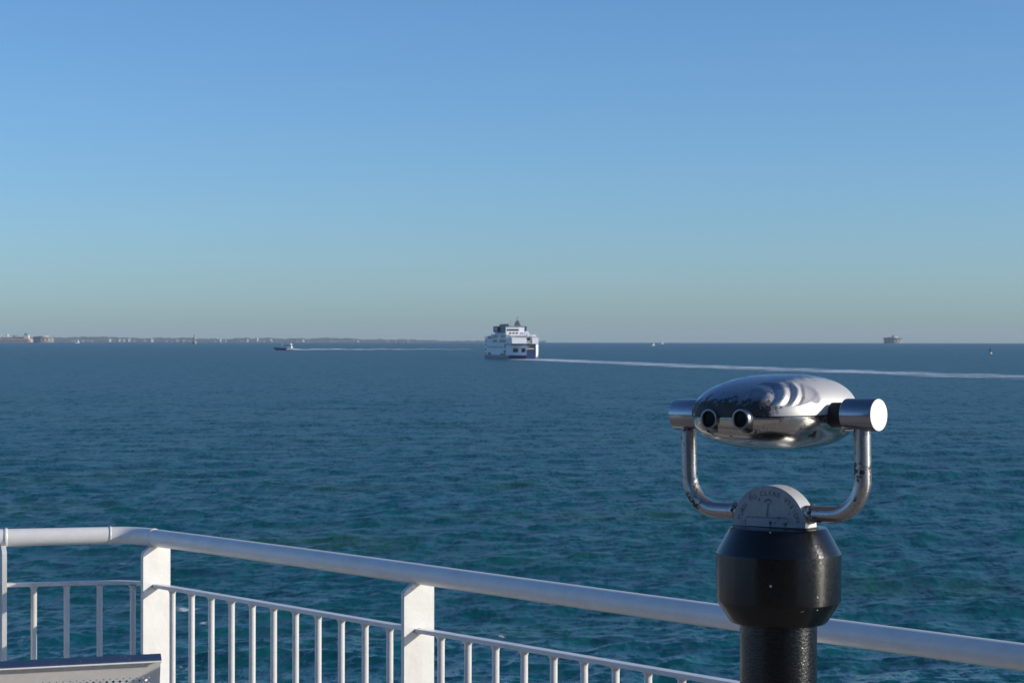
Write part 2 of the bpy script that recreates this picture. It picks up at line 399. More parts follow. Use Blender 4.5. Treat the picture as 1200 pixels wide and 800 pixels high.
hm = MB(); inner = [Vector((p.x, p.y, 0))*1 for p in deck_out]
n_ = len(inner)
vs = [(p.x-PERP.x*.04, p.y-.04, z) for z in (-1.5, DECK-.252) for p in inner + back]
nn = n_+2
hm.add(vs, [[i, (i+1) % nn, nn+(i+1) % nn, nn+i] for i in range(nn)])
hull = hm.build('ship_side', simple('hull_paint', (.62, .63, .64), .45, 0, .08, .6)); tag(hull, kind='structure')

dh = MB(); dh.box((-2.5, -9.5, DECK+2.4), (15, 8, 4.8));  # unseen dark block behind the camera, added to hold back sky light
house = dh.build('unseen_sky_blocker', simple('sky_blocker_dark', (.10, .12, .16), .4, 0, .1, .7)); tag(house, kind='structure')

# ------------------------------------------------------------------ railing
railing = empty('railing', (CORNER.x, CORNER.y, DECK))
tag(railing, 'white painted ship railing with round top pipe, flat posts and thin balusters', 'railing')
def rp(p, z): return Vector((p[0]-CORNER.x, p[1]-CORNER.y, z-DECK))
def bez(a, b, c, n=8):
    return [a*(1-t)**2 + b*2*t*(1-t) + c*t*t for t in [i/n for i in range(n+1)]]
MIDBEND = CORNER + DIR*.03
bend_pts = [LEFT + LDIR*.0, BEND - LDIR*.02] + bez(BEND - LDIR*.0, BEND + LDIR*.075 + Vector((.02,.0,0)), CORNER + DIR*.0, 10)[1:]
r_ = .0265
MB().tube([rp(FARL, RAIL_Z), rp(LEFT, RAIL_Z)], r_, 28).build('top_rail', M_RAIL, railing)
MB().tube([rp(LEFT, RAIL_Z), rp(BEND, RAIL_Z)], r_, 28).build('top_rail', M_RAIL, railing)
MB().tube([rp(p, RAIL_Z) for p in bez(BEND, BEND + LDIR*.085, CORNER - DIR*.0, 12)] + [rp(CORNER + DIR*.01, RAIL_Z)], r_+.0004, 28).build('top_rail', M_RAIL, railing)
MB().tube([rp(CORNER, RAIL_Z)] + [rp(CORNER + DIR*t, RAIL_Z + .0015*math.sin(t*2.1)) for t in np.linspace(.3, 13, 30)], r_, 28).build('top_rail', M_RAIL, railing)
def weld(p, d, r=.0278, w=.007):
    d = d.normalized(); c = rp(p, RAIL_Z)
    MB().tube([c-d*w, c-d*w*.4, c+d*w*.4, c+d*w], [r-.002, r+.0012, r+.0012, r-.002], 28).build('weld_collar', M_RAIL, railing)
weld(LEFT + LDIR*.022, LDIR); weld(LEFT - LDIR*.022, LDIR); weld(BEND, LDIR, .0274, .004); weld(CORNER - DIR*.0 + DIR*.004, LDIR*.35 + DIR, .0271, .002)

def post(p, nrm, w=.098, th_=.013, top=RAIL_Z-.0215):
    """flat bar standing across the rail"""
    q = Vector((-nrm.y, nrm.x, 0)).normalized(); n3 = nrm.normalized()
    c = rp(p, 0); zt = top - DECK; b0 = Vector((c.x, c.y, 0))
    hw = w/2; ch = .016
    pts = [(-hw, 0), (hw, 0), (hw, zt+.014), (-.012, zt+.014), (-.015, zt), (-hw+.006, zt-.016), (-hw, zt-.024)]
    poly_ = [b0 + q*a + Vector((0,0,z)) for a, z in pts]
    o = MB().prism(poly_, n3*(-th_/2), n3*(th_/2)).build('post', M_WHITE, railing, bevel=.0022)
    MB().box(b0 + Vector((0,0,.006)), (.15, .15, .012), Matrix.Rotation(math.atan2(n3.y, n3.x), 3, 'Z')).build('base_plate', M_WHITE, railing, bevel=.002)
posts = [k*1.275 for k in range(11)]
cp = CORNER + DIR*.012
for t in posts: post(cp + DIR*t, DIR if t else (DIR + Vector((.04, .03, 0))))
lp = LEFT + LDIR*.013
post(lp, Matrix.Rotation(R(7), 3, 'Z') @ LDIR, th_=.014)
FD = (FARL-LEFT).normalized()
for k in (1, 2, 3, 4): post(LEFT + FD*1.25*k, FD)

def flat_bar(pts, z, w=.030, th_=.011, name='lower_rail'):
    pts = [Vector(p) for p in pts]; mb = MB(); n = len(pts); vs = []
    for i in range(n):
        d = (pts[min(i+1, n-1)]-pts[max(i-1, 0)]).normalized(); q = Vector((-d.y, d.x, 0))
        for a, b in ((-w/2, -th_/2), (w/2, -th_/2), (w/2, th_/2), (-w/2, th_/2)):
            vs.append(rp(pts[i] + q*a, z + b))
    fs = [[i*4+k, i*4+(k+1) % 4, (i+1)*4+(k+1) % 4, (i+1)*4+k] for i in range(n-1) for k in range(4)] + [[3,2,1,0], [4*n-4, 4*n-3, 4*n-2, 4*n-1]]
    mb.add(vs, fs); return mb.build(name, M_WHITE, railing, bevel=.0016)
BOT = DECK + .10
BAL = MB().tube([(0,0,0), (0,0,LOW_Z-.0045-BOT-.0045)], .0092, 14, caps=False)
BALM = []
def baluster(p):
    if not BALM:
        o = BAL.build('baluster', M_WHITE, railing); BALM.append(o.data)
    else:
        o = bpy.data.objects.new('baluster', BALM[0]); C.objects.link(o); o.parent = railing
    o.location = rp(p, BOT + .0045)
    j = MB().lathe([(.0092, -.012), (.0105, -.006), (.0145, 0)], seg=14) if not WELD else None
    if j: w = j.build('weld', M_WHITE, railing); WELD.append(w.data)
    else: w = bpy.data.objects.new('weld', WELD[0]); C.objects.link(w); w.parent = railing
    w.location = rp(p, LOW_Z - .0056)
WELD = []
for i, t in enumerate(posts[:-1]):
    a = cp + DIR*(t+.0065); b = cp + DIR*(posts[i+1]-.0065)
    flat_bar([a, b], LOW_Z); flat_bar([a, b], BOT)
    # weld lump where the bar meets the plate
    for q_ in (a + DIR*.003,):
        MB().lathe([(.001, .007), (.008, .004), (.0125, -.001), (.008, -.008), (.001, -.010)], c=rp(q_, LOW_Z), seg=14).build('weld', M_WHITE, railing)
    for k in range(12):
        s = t + (k+.90)*(1.275/12)
        if k == 11 and True: 
            if s > posts[i+1]-.05: continue
        baluster(cp + DIR*s)
# left bay: the bar swings round with the corner
lb = [LEFT + LDIR*.007] + [LEFT + LDIR*t + Vector((0, .004*math.sin(t*4), 0)) for t in (.1, .2, .3)] + bez(BEND + LDIR*.0, BEND + LDIR*.075, CORNER + Vector((-.016, .010, 0)), 6)
flat_bar(lb, LOW_Z); flat_bar(lb, BOT)
for px_ in (40, 78.5, 117, 156):
    t = (px_-0)/130.0
    p = LEFT.lerp(BEND, t) if px_ < 125 else BEND.lerp(CORNER, (px_-130)/50) + Vector((0, .008, 0))
    u = (px_-600)/F; p = Vector((u*p.y, p.y, 0)); baluster(p)
for k in range(4):
    a = LEFT + FD*(1.25*k+.007); b = LEFT + FD*(1.25*(k+1)-.007)
    flat_bar([a, b], LOW_Z); flat_bar([a, b], BOT)
    for j in range(11): baluster(LEFT + FD*(1.25*k + .104*(j+1)))

# ------------------------------------------------------------------ steel bench
BR = Vector((-.896, 5.36, 0)); BL = Vector((-1.28, 5.225, 0)); BD = (BR-BL).normalized()
BN = Vector((BD.y, -BD.x, 0))            # towards the sitter
BLEN = 1.55; BORG = BR - BD*BLEN
bench = empty('steel_bench', (BORG.x, BORG.y, DECK), math.atan2(BD.y, BD.x))
tag(bench, 'stainless steel bench with perforated backrest, standing before the railing corner', 'bench')
# local: x along bench, y away from the sitter, z up; backrest leans back
HB = .893; lean = R(11)
def bk(x, s, off=0.0):           # s metres down the backrest from its top
    return Vector((x, math.sin(lean)*s, HB - math.cos(lean)*s))
mb = MB(); pitch = .0168; nxh = int((BLEN-.04)/pitch); x0 = BLEN-.030-nxh*pitch
# plate cells with real holes
srows = [.012]; s = .060-.0084
def cellrow(s0, s1, holes):
    for i in range(nxh):
        xa = x0+i*pitch; xb = xa+pitch; cx = (xa+xb)/2; cs = (s0+s1)/2
        q = [bk(xa, s0), bk(xb, s0), bk(xb, s1), bk(xa, s1)]
        if not holes: mb.add(q, [(0,1,2,3)]); continue
        N = 12; ring = [bk(cx+.0038*math.cos(2*math.pi*k/N), cs+.0038*math.sin(2*math.pi*k/N)) for k in range(N)]
        sq = []
        for k in range(N):
            a = 2*math.pi*k/N; c_, s_ = math.cos(a), math.sin(a); m_ = max(abs(c_), abs(s_))
            sq.append(bk(cx + c_/m_*pitch/2, cs + s_/m_*(s1-s0)/2))
        mb.add(ring+sq, [[k, (k+1) % N, N+(k+1) % N, N+k] for k in range(N)])
cellrow(.012, .0612, False)
for k in range(12): cellrow(.0612+k*pitch, .0612+(k+1)*pitch, True)
cellrow(.0612+12*pitch, .30, False)
o = mb.build('backrest', M_BENCH, bench, weld=True)
so = o.modifiers.new('thick', 'SOLIDIFY'); so.thickness = .0025; so.offset = 0
# folded top edge, turned towards the back
pr = [Vector((0, y, HB+z)) for y, z in ((.006, -.016), (.0062, -.004), (.004, -.0008), (0, 0), (-.004, -.0012), (-.0145, -.0135), (-.0155, -.0160), (-.0145, -.0180), (.0, -.0185))]
MB().prism(pr, (x0-.012, 0, 0), (BLEN-.004, 0, 0)).build('folded_edge', M_CAP, bench, bevel=.0012)
MB().tube([(x0-.012, -.0152, HB-.0185), (BLEN-.004, -.0152, HB-.0185)], .0024, 10).build('edge_highlight', M_ENDCAP, bench)  # bright bead added as the highlight along the folded lip
# end flanges of the backrest (turned back, rounded top corner)
for xe, sgn in ((BLEN-.030, 1), (x0, -1)):
    w = .026 if sgn > 0 else .012
    fl = MB(); top_ = [bk(xe, .012), bk(xe+sgn*w*.75, .0125), bk(xe+sgn*w, .022), bk(xe+sgn*w, .30), bk(xe, .30)]
    fl.add(top_, [(0,1,2,3,4)]); back_ = [top_[2] , top_[3], top_[3]+Vector((0,-.0,0))+Vector((0,.03,0)), top_[2]+Vector((0,.03,0))]
    fl.add(back_, [(0,1,2,3)])
    o = fl.build('end_flange', M_BENCH, bench, weld=True); so = o.modifiers.new('thick', 'SOLIDIFY'); so.thickness = .0025; so.offset = 0
sm = MB()
for a, b in ((.0, .12), (.12, .42)):
    pass
seatp = [Vector((0, -.055, .50)), Vector((0, -.07, .47)), Vector((0, -.10, .455)), Vector((0, -.30, .445)), Vector((0, -.47, .455)), Vector((0, -.50, .44)), Vector((0, -.505, .41))]
vs = [Vector((xx, -p.y, p.z)) for xx in (x0-.01, BLEN-.01) for p in seatp]; n1 = len(seatp)
sm.add(vs, [[i, i+1, n1+i+1, n1+i] for i in range(n1-1)], True)
o = sm.build('seat', M_BENCH, bench); so = o.modifiers.new('thick', 'SOLIDIFY'); so.thickness = .003
for xx in (.18, BLEN-.20):
    MB().tube([(xx, .09, .44), (xx, -.03, .012)], .019, 14).build('leg', M_BENCH, bench)
    MB().tube([(xx, .44, .44), (xx, .46, .012)], .019, 14).build('leg', M_BENCH, bench)
    MB().tube([(xx, .12, .455), (xx, .075, .60), (xx, .035, .80)], .012, 10).build('back_bracket', M_BENCH, bench)

# ------------------------------------------------------------------ coin binocular viewer
VC = Vector((.4595, 3.60, 0))
viewer = empty('binocular_viewer', (VC.x, VC.y, DECK-.002))
tag(viewer, 'stainless steel coin binocular viewer on a black painted column at the railing', 'binocular viewer')
ez = EYE - DECK
def L(zb): return ez - zb        # local height of something zb metres under the eye
# column and drum
MB().lathe([(.0662, .02), (.0662, L(.478))], seg=72).build('column', M_BLACKR, viewer)
MB().lathe([(.13, .0), (.13, .018), (.13, .018), (.124, .022), (.124, .022), (.0668, .022)], seg=64).build('base_flange', M_BLACK, viewer)
t_, s1, s2, bt = L(.321), L(.3655), L(.4475), L(.4850)
drum = MB().lathe([(.0, t_), (.079, t_), (.0822, t_-.0006), (.0842, t_-.0030), (.1060, s1+.003), (.1073, s1), (.1075, s1-.004), (.1068, s2+.004), (.1064, s2), (.1050, s2-.003),
                   (.0840, bt+.003), (.0815, bt+.0006), (.079, bt), (.0, bt)], seg=96)
for i in range(len(drum.sm)): drum.sm[i] = True
o = drum.build('drum', M_BLACK, viewer)
es = o.modifiers.new('split', 'EDGE_SPLIT'); es.split_angle = R(11)

AX = Vector((.749, -.663, 0)).normalized()
yaw = math.atan2(AX.y, AX.x)
HC = Vector((.452-VC.x, 3.60-VC.y, 0))
tilt = Matrix.Rotation(yaw, 4, 'Z') @ Matrix.Rotation(R(-1.3), 4, 'Y')
def place(o, zb, k=Matrix()):         # put a part built in the head frame (x handle axis, y away from the eyepieces)
    o.matrix_local = Matrix.Translation((HC.x, HC.y, L(zb))) @ tilt @ k
    return o
# half-round dial plate, origin at its base
prof = [(.0752*math.cos(R(a)), .0715*math.sin(R(a))) for a in np.linspace(0, 180, 61)] + [(-.0752, -.006), (.0752, -.006)]
dial = MB().prism([Vector((x, 0, z)) for x, z in prof], (0, -.017, 0), (0, .017, 0))
for i in range(len(dial.f)): dial.mi[i] = 1 if len(dial.f[i]) > 4 else 0
dial = dial.build('dial_plate', [M_RIM, M_DIAL], viewer, bevel=.0007)
place(dial, .3205)
gk = MB().box((0, 0, -.002), (.156, .040, .006)).build('gasket', M_RUBBER, viewer, bevel=.001); place(gk, .3205)
# lettering: flat print worn into the plate
def letters(txt, r, a0, a1, size, parent, off=-.01735):
    verts, faces = [], []
    for i, ch in enumerate(txt):
        if ch == ' ': continue
        a = R(a0 + (a1-a0)*i/(len(txt)-1))
        cu = bpy.data.curves.new('t', 'FONT'); cu.body = ch; cu.size = size; cu.align_x = 'CENTER'; cu.align_y = 'BOTTOM_BASELINE'; cu.extrude = .0001
        ob = bpy.data.objects.new('t', cu); C.objects.link(ob)
        me = bpy.data.meshes.new_from_object(ob.evaluated_get(bpy.context.evaluated_depsgraph_get()))
        rot = a - math.pi/2; b = len(verts)
        for v in me.vertices:
            x, y = v.co.x, v.co.y
            xr = x*math.cos(rot)-y*math.sin(rot); zr = x*math.sin(rot)+y*math.cos(rot)
            verts.append((math.cos(a)*r + xr, off - v.co.z, math.sin(a)*r*.95 + zr))
        faces += [[b+k for k in p.vertices] for p in me.polygons]
        bpy.data.objects.remove(ob); bpy.data.curves.remove(cu); bpy.data.meshes.remove(me)
    m = MB(); m.add(verts, faces); o = m.build('lettering', M_ENGR, parent)
    return o
bpy.context.view_layer.update()
letters('TURN TO CLEAR VISION', .0575, 166, 14, .0115, dial)
# small hooked pointer mark and worn row of marks
mk = MB(); hook = [(-.0075, .043), (-.004, .0465), (.001, .0475), (.005, .0460), (.0062, .042)]
for a, b in zip(hook, hook[1:]):
    d = Vector((b[0]-a[0], 0, b[1]-a[1])); nrm = Vector((-d.z, 0, d.x)).normalized()*.0014
    A = Vector((a[0], -.0174, a[1])); B = Vector((b[0], -.0174, b[1])); mk.add([A-nrm, B-nrm, B+nrm, A+nrm], [(0,1,2,3)])
for i, z in enumerate(np.linspace(.040, .020, 6)):
    w = .0016+.0009*random.random(); x = .0005-.0006*i
    mk.add([(x-w, -.0174, z-.0016), (x+w, -.0174, z-.0016), (x+w, -.0174, z+.0013), (x-w, -.0174, z+.0013)], [(0,1,2,3)])
for i in range(22):
    x = -.045 + i*.0041 + random.uniform(-.0006, .0006); h = random.uniform(.0008, .002); z = .0165
    mk.add([(x-.0008, -.0174, z-h), (x+.0008, -.0174, z-h), (x+.0008, -.0174, z+h), (x-.0008, -.0174, z+h)], [(0,1,2,3)])
mk.build('engraved_mark', M_ENGR, dial)
scw = MB().lathe([(.0, 0), (.0018, 0), (.0018, -.0012)], seg=14, m=Matrix.Rotation(R(90), 3, 'X')).build('screw', M_RUBBER, dial); scw.location = (.004, -.0183, .0085)

# yoke: one bent tube each side, origin at the dial base
AXH = .1925                       # handle axis over the dial base
for sg in (1, -1):
    pts = [Vector((sg*.066, 0, .0245)), Vector((sg*.100, 0, .0243))]
    cx, cz, br = sg*(.1795-.062), .0245+.062, .062
    for a in np.linspace(-90, 0, 15): pts.append(Vector((cx + sg*br*math.cos(R(a)), 0, cz + br*math.sin(R(a)))))
    pts += [Vector((sg*.1797, 0, .12)), Vector((sg*.1797, 0, AXH-.015))]
    o = MB().tube(pts, .0143, 32).build('yoke_arm', M_TUBE, viewer); place(o, .3205)
    w = MB().lathe([(.0143, -.004), (.0172, .0), (.0143, .006)], seg=32, m=Matrix.Rotation(R(90*sg), 3, 'Y')).build('weld_ring', M_TUBE, o)
    w.location = (sg*.0790, 0, .0245)
    # handle cylinder
    ry = Matrix.Rotation(R(90*sg), 3, 'Y')
    h = MB().lathe([(.012, .1465), (.0262, .1465), (.0275, .148), (.0275, .2065), (.0268, .2078), (.0268, .2078), (.0, .2078)], seg=56, m=ry).build('handle', M_CAP, viewer); place(h, .3205-AXH)
    for i in range(len(h.data.polygons)): pass
    e = h.modifiers.new('split', 'EDGE_SPLIT'); e.split_angle = R(35)
    c = MB().lathe([(.0, .2082), (.0262, .2082), (.0262, .2082), (.0266, .2078)], seg=56, m=ry).build('end_cap', M_ENDCAP, h)
    c.matrix_parent_inverse = Matrix()
    nk = MB().lathe([(.021, .085), (.021, .148)], seg=40, m=ry).build('pivot_neck', M_RUBBER, viewer); place(nk, .3205-AXH)

# head: two pressed shells with a seam; origin on the handle axis
LX, LYF, LYB = .122, .143, .150
NP = 2.7
def head_pt(a, rho, up, dimple=True):
    c, s = math.cos(a), math.sin(a)
    x = LX*abs(c)**(2/NP)*(1 if c >= 0 else -1); y = (LYB if s >= 0 else LYF)*abs(s)**(2/NP)*(1 if s >= 0 else -1)
    X_, Y_ = x*rho, y*rho
    h = (1-rho**2.8)**(1/2.3) if rho < 1 else 0.0
    tp = min(1, max(0, (Y_+.150)/.17)); tp = tp*tp*(3-2*tp)
    H = (.0690 if up else .0605)*(.80+.20*tp)
    z = h*H
    n_in = 0.0
    if up and dimple:            # dish and ribs added so the sun draws light and dark stripes
        u = (Y_+.083)/.050; v = (z-.036)/.0200
        if X_ > .03:
            u2 = u - .50*v; rr2 = u2*u2 + v*v
            if rr2 < 1:
                n_in = (1-rr2)**.5*.0022
                if u2 < .45: n_in += (1-rr2)**.5*.0036*math.cos(u2*16.0)
        ud = (Y_+.046)/.016; vd = (z-.038)/.018; rd = ud*ud+vd*vd
        if X_ > .03 and rd < 1: n_in += .004*(1-rd)**.7
    nv = Vector((X_/LX**2, Y_/LYF**2, z/H**2*1.0)).normalized() if (X_ or Y_ or z) else Vector((0,0,1))
    p = Vector((X_, Y_, z if up else -z)); nv.z = nv.z if up else -nv.z
    return p - nv*n_in
def shell(up, name, mat):
    na, nr = 288, 84; vs = []
    rh = [math.sin(math.pi/2*(i/(nr-1)))**.8 if i else 0.0 for i in range(nr)]
    for i in range(nr):
        for k in range(na):
            p = head_pt(2*math.pi*k/na, max(rh[i], 1e-4), up); p.z += .0008 if up else -.0008
            vs.append(p)
    # turned-in lip at the seam
    for k in range(na):
        p = vs[(nr-1)*na+k].copy(); q = Vector((p.x*.975, p.y*.975, p.z)); vs.append(q)
    fs = [[i*na+k, i*na+(k+1) % na, (i+1)*na+(k+1) % na, (i+1)*na+k] for i in range(nr) for k in range(na)]
    m = MB(); m.add(vs, fs, True); o = m.build(name, mat, viewer, weld=True)
    e = o.modifiers.new('split', 'EDGE_SPLIT'); e.split_angle = R(60)
    return place(o, .3205-AXH)
up = shell(True, 'upper_shell', M_HEAD); lowr = shell(False, 'lower_shell', M_HEADLOW)
ins = MB(); na = 96
for zz in (-.004, .004): ins.add([Vector((head_pt(2*math.pi*k/na, .982, True, False).x, head_pt(2*math.pi*k/na, .982, True, False).y, zz)) for k in range(na)], [list(range(na))])
b = ins.v[:]; ins.f = []; ins.sm = []; ins.mi = []
ins.v = b; 
for k in range(na): ins.f.append([k, (k+1) % na, na+(k+1) % na, na+k]); ins.sm.append(True); ins.mi.append(0)
place(ins.build('seam_gasket', M_RUBBER, viewer), .3205-AXH)
ryx = Matrix.Rotation(R(90), 3, 'X')
for sg in (-1, 1):
    e = MB().lathe([(.0255, -.105), (.0250, .122), (.0235, .1300), (.0195, .1370), (.0176, .1410), (.0172, .1455), (.0166, .1474), (.0166, .1474), (.0140, .1478), (.0140, .1478), (.0126, .1455), (.0124, .1425)], seg=48, m=ryx)
    o = e.build('eyepiece', M_EYE, viewer); place(o, .3205-AXH, Matrix.Translation((sg*.0325, 0, -.0035)))
    sp = o.modifiers.new('split', 'EDGE_SPLIT'); sp.split_angle = R(30)
    ln = MB().lathe([(.0, .1442), (.006, .1440), (.0126, .1436)], seg=32, m=ryx).build('lens', M_LENS, o)
# two objective windows at the far end
for sg in (-1, 1):
    e = MB().lathe([(.030, .10), (.030, .150), (.028, .153), (.024, .153), (.024, .120)], seg=40, m=Matrix.Rotation(R(-90), 3, 'X'))
    o = e.build('objective', M_CAP, viewer); place(o, .3205-AXH, Matrix.Translation((sg*.05, 0, .004)))
    MB().lathe([(.0, .142), (.024, .140)], seg=32, m=Matrix.Rotation(R(-90), 3, 'X')).build('lens', M_LENS, o)

exec_later = []
# ------------------------------------------------------------------ far traffic and forts
M_FWHITE = simple('ferry_white', (.78, .79, .80), .45, 0, .05, .5)
M_FBLUE = simple('ferry_navy', (.018, .028, .11), .4, 0, .15, .5)
M_FDARK = simple('ferry_window', (.015, .02, .03), .12, 0, .2, .5)
M_FGREY = simple('ferry_grey', (.30, .32, .35), .5, 0, .1, .5)
M_BEIGE = simple('ferry_beige', (.50, .42, .30), .6, 0, .1, .5)
M_RED = simple('ferry_red', (.45, .05, .04), .5, 0, .1, .5)

FD_ = 1230.0; corner = Vector(((600-600)/F*FD_, FD_, 0)); phi = R(15)
ferry = empty('ferry', (corner.x, corner.y, drop(corner.x, corner.y)+.0), phi+math.pi/2)
# local x: towards the bow, y: to port. The port stern corner is the origin; starboard is -y
tag(ferry, 'white double-ended car ferry with navy waterline steaming away ahead of its wake', 'ferry')
def fb(name, mat, x0, x1, w0, w1, z0, z1, parent=ferry, bevel=0.0):
    return MB().box(((x0+x1)/2, -(w0+w1)/2, (z0+z1)/2), (abs(x1-x0), abs(w1-w0), abs(z1-z0))).build(name, mat, parent, bevel=bevel)
LF, BF = 68.0, 16.4
def plan(ins, z, x0=0, x1=LF, nose=3.5):
    return [Vector((x0, -ins, z)), Vector((x1-nose, -ins, z)), Vector((x1-nose*.35, -BF*.22, z)), Vector((x1, -BF*.36, z)), Vector((x1, -BF*.64, z)), Vector((x1-nose*.35, -BF*.78, z)), Vector((x1-nose, -BF+ins, z)), Vector((x0, -BF+ins, z))]
MB().prism([Vector((-.15, -8.7, 0)), Vector((6.9, .08, 0))] + plan(-.08, 0)[1:-1] + [Vector((1.2, -BF-.08, 0)), Vector((-.15, -14.5, 0))], (0,0,-1.5), (0,0,2.3)).build('hull', M_FBLUE, ferry)
MB().prism(plan(0, 0, 14, LF), (0,0,1.5), (0,0,12.2)).build('side_casing', M_FWHITE, ferry)
MB().prism([Vector((13.9, 0, 1.5)), Vector((7, 0, 1.5)), Vector((0, -8.9, 1.5)), Vector((13.9, -8.9, 1.5))], (0,0,0), (0,0,6.9)).build('stern_casing', M_FWHITE, ferry)
fb('car_deck', M_FGREY, 0, 13.9, 8.9, BF, 1.2, 1.55)
fb('stern_ramp', M_FBLUE, .0, .5, 9.1, 14.4, 1.2, 5.8)
MB().prism([Vector((-.2, -14.6, 1.0)), Vector((1.2, -BF, 1.0)), Vector((13.9, -BF, 1.0)), Vector((13.9, -14.6, 1.0))], (0,0,0), (0,0,7.9)).build('quarter_pillar', M_FWHITE, ferry)
fb('ramp_gantry', M_BEIGE, .4, 1.2, 9.0, 14.6, 5.9, 6.7)
fb('ramp_gantry', M_FGREY, 2.0, 3.0, 9.0, 14.6, 7.4, 8.2)
fb('upper_deck', M_FDARK, 1.2, 14, .5, BF-.5, 8.4, 9.1)
# stern bulwark: canted, catches the sun
MB().prism([Vector((0, 0, 9.3)), Vector((0, 0, 12.2)), Vector((1.6, 0, 12.9)), Vector((1.6, 0, 9.1))], (0, 0, 0), (0, -8.9, 0)).build('bulwark', M_FWHITE, ferry)
MB().prism([Vector((0, -12.3, 9.2)), Vector((0, -12.3, 12.6)), Vector((2.5, -12.3, 13.1)), Vector((2.5, -12.3, 9.2))], (0,0,0), (0,-3.9,0)).build('bulwark', M_FWHITE, ferry)
fb('bulwark', M_FWHITE, 1.6, 14, .0, .35, 9.1, 12.6)
fb('bulwark', M_FGREY, .4, 1.2, 8.9, 12.3, 9.2, 11.2)
for k in range(8): fb('stanchion', M_FGREY, 1.7, 1.9, 1.0+k*1.45, 1.2+k*1.45, 12.6, 13.6)
for z in (13.1, 13.6): fb('guard_rail', M_FGREY, 1.75, 1.85, .8, 12.2, z, z+.12)
fb('awning', M_FWHITE, 3, 10, 9.6, 15.8, 13.4, 13.7)
for k in range(4): fb('awning_post', M_FGREY, 3+k*2.2, 3.2+k*2.2, 9.7, 9.9, 9.1, 13.4)
fb('stern_lounge', M_FWHITE, 8, 13.9, 2.0, 14.5, 9.1, 13.2)
fb('lounge_window_band', M_FDARK, 7.9, 8.05, 3.0, 13.6, 11.1, 12.4)
for t0, t1 in ((.24, .52), (.72, .93)):
    a, b_ = Vector((7, 0, 0)).lerp(Vector((0, -8.9, 0)), t0), Vector((7, 0, 0)).lerp(Vector((0, -8.9, 0)), t1); nn_ = Vector((-8.9, 7, 0)).normalized()*.12
    MB().prism([a+Vector((0,0,4.1)), b_+Vector((0,0,4.1)), b_+Vector((0,0,6.4)), a+Vector((0,0,6.4))], -nn_, nn_).build('window', M_FDARK, ferry)
# upper works
fb('passenger_deck', M_FWHITE, 14.4, 52, .5, BF-.5, 12.2, 14.9)
fb('passenger_deck', M_FWHITE, 18, 44, .9, BF-1.2, 14.9, 16.2)
fb('aft_house', M_FWHITE, 15.5, 30, .3, 8.9, 14.9, 19.2)
fb('aft_house_window_band', M_FDARK, 15.36, 15.52, 1.0, 8.2, 16.9, 17.8)
for k in range(3): fb('window', M_FDARK, 15.36, 15.52, 2.6+k*2.0, 3.6+k*2.0, 14.6, 15.9)
fb('funnel_casing', M_FWHITE, 19, 26, 9.4, 12.8, 14.9, 19.0)
fb('aft_house_roof', M_FGREY, 15, 30.5, 0, 9.2, 19.2, 19.45)
fb('bridge', M_FBLUE, 30.2, 41, -.8, BF+.8, 16.0, 19.6)
fb('bridge_window_band', M_FDARK, 30.9, 41.1, -.95, BF+.95, 17.5, 18.5)
fb('bridge_roof', M_FBLUE, 16, 24, .2, 2.2, 19.45, 20.9)
MB().box((24, -9.8, 21.2), (4, 3.4, 3.6), taper=.35).build('mast_tower', simple('mast_paint', (.07, .10, .12), .5), ferry)
fb('antenna_platform', M_FGREY, 22.5, 25.5, 9.0, 10.6, 22.2, 22.45)
MB().tube([(24, -9.8, 22), (24, -9.8, 25.4)], .3, 8).build('mast', M_FGREY, ferry)
MB().tube([(18, -4.0, 19.4), (18, -4.0, 23.4)], .13, 6).build('antenna', M_FGREY, ferry)
MB().tube([(18, -6.4, 19.4), (18, -6.4, 23.0)], .12, 6).build('antenna', M_FGREY, ferry)
MB().tube([(36, -3, 19.0), (36, -3, 22.0)], .14, 6).build('antenna', M_FGREY, ferry)
MB().tube([(44, -1.5, 14.9), (44, -1.5, 18.2)], .14, 6).build('antenna', M_FGREY, ferry)
for (w0, z0) in ((10.5, 13.7), (13.2, 13.2), (14.6, 13.2)): fb('deck_locker', M_FWHITE, 4, 6, w0, w0+1.2, z0, z0+1.3)
fb('funnel_vent', M_FWHITE, 14.4, 17, 12.0, 13.8, 14.9, 16.6)
fb('liferaft', M_FWHITE, 10, 13, 13.8, 15.4, 13.2, 14.4)
# shaded port side: rows of windows, dark embrasures
for x in (19, 24.3, 36, 40.8): fb('window', M_FDARK, x, x+4.3, -.12, .1, 9.9, 11.6)
for x in (19, 24.3, 36, 40.8): fb('window', M_FDARK, x, x+4.3, .38, .62, 12.7, 14.3)
fb('side_panel', M_FBLUE, 15.6, 30, .16, .34, 15.6, 20.7)
fb('window', M_FDARK, 15.2, 18, -.12, .1, 9.9, 11.4)
for z in (6.5, 9.5, 12.0, 4.0): fb('window', M_FDARK, LF-6.5, LF-4.6, -.12, .1, z-1.6, z-.4)
fb('side_embrasure', M_FBLUE, 14.6, 17.5, -.12, .2, 6.6, 9.0)
fb('side_embrasure', M_FBLUE, 14.6, 19, -.12, .2, 3.6, 5.4)
fb('side_embrasure', M_FBLUE, 15, 27, -.10, .2, 1.5, 3.4)
fb('side_embrasure', M_FBLUE, 50, 57, -.10, .2, 1.5, 3.8)
for k in range(13): fb('porthole', M_FDARK, 20+k*3.1, 21.2+k*3.1, -.09, .1, 6.6, 7.5)
for k in range(9): fb('window', M_FDARK, 14.35, 14.45, 1.2+k*1.3, 2.0+k*1.3, 12.95, 13.9)
fb('rubbing_strake', M_FGREY, 7, 57, -.35, 0, 1.5, 1.9)
fb('bow_house', M_FWHITE, 54, 62, 1.0, 14, 12.2, 13.9)
fb('window_band', M_FDARK, 54.5, 61.5, .9, 1.1, 12.7, 13.4)
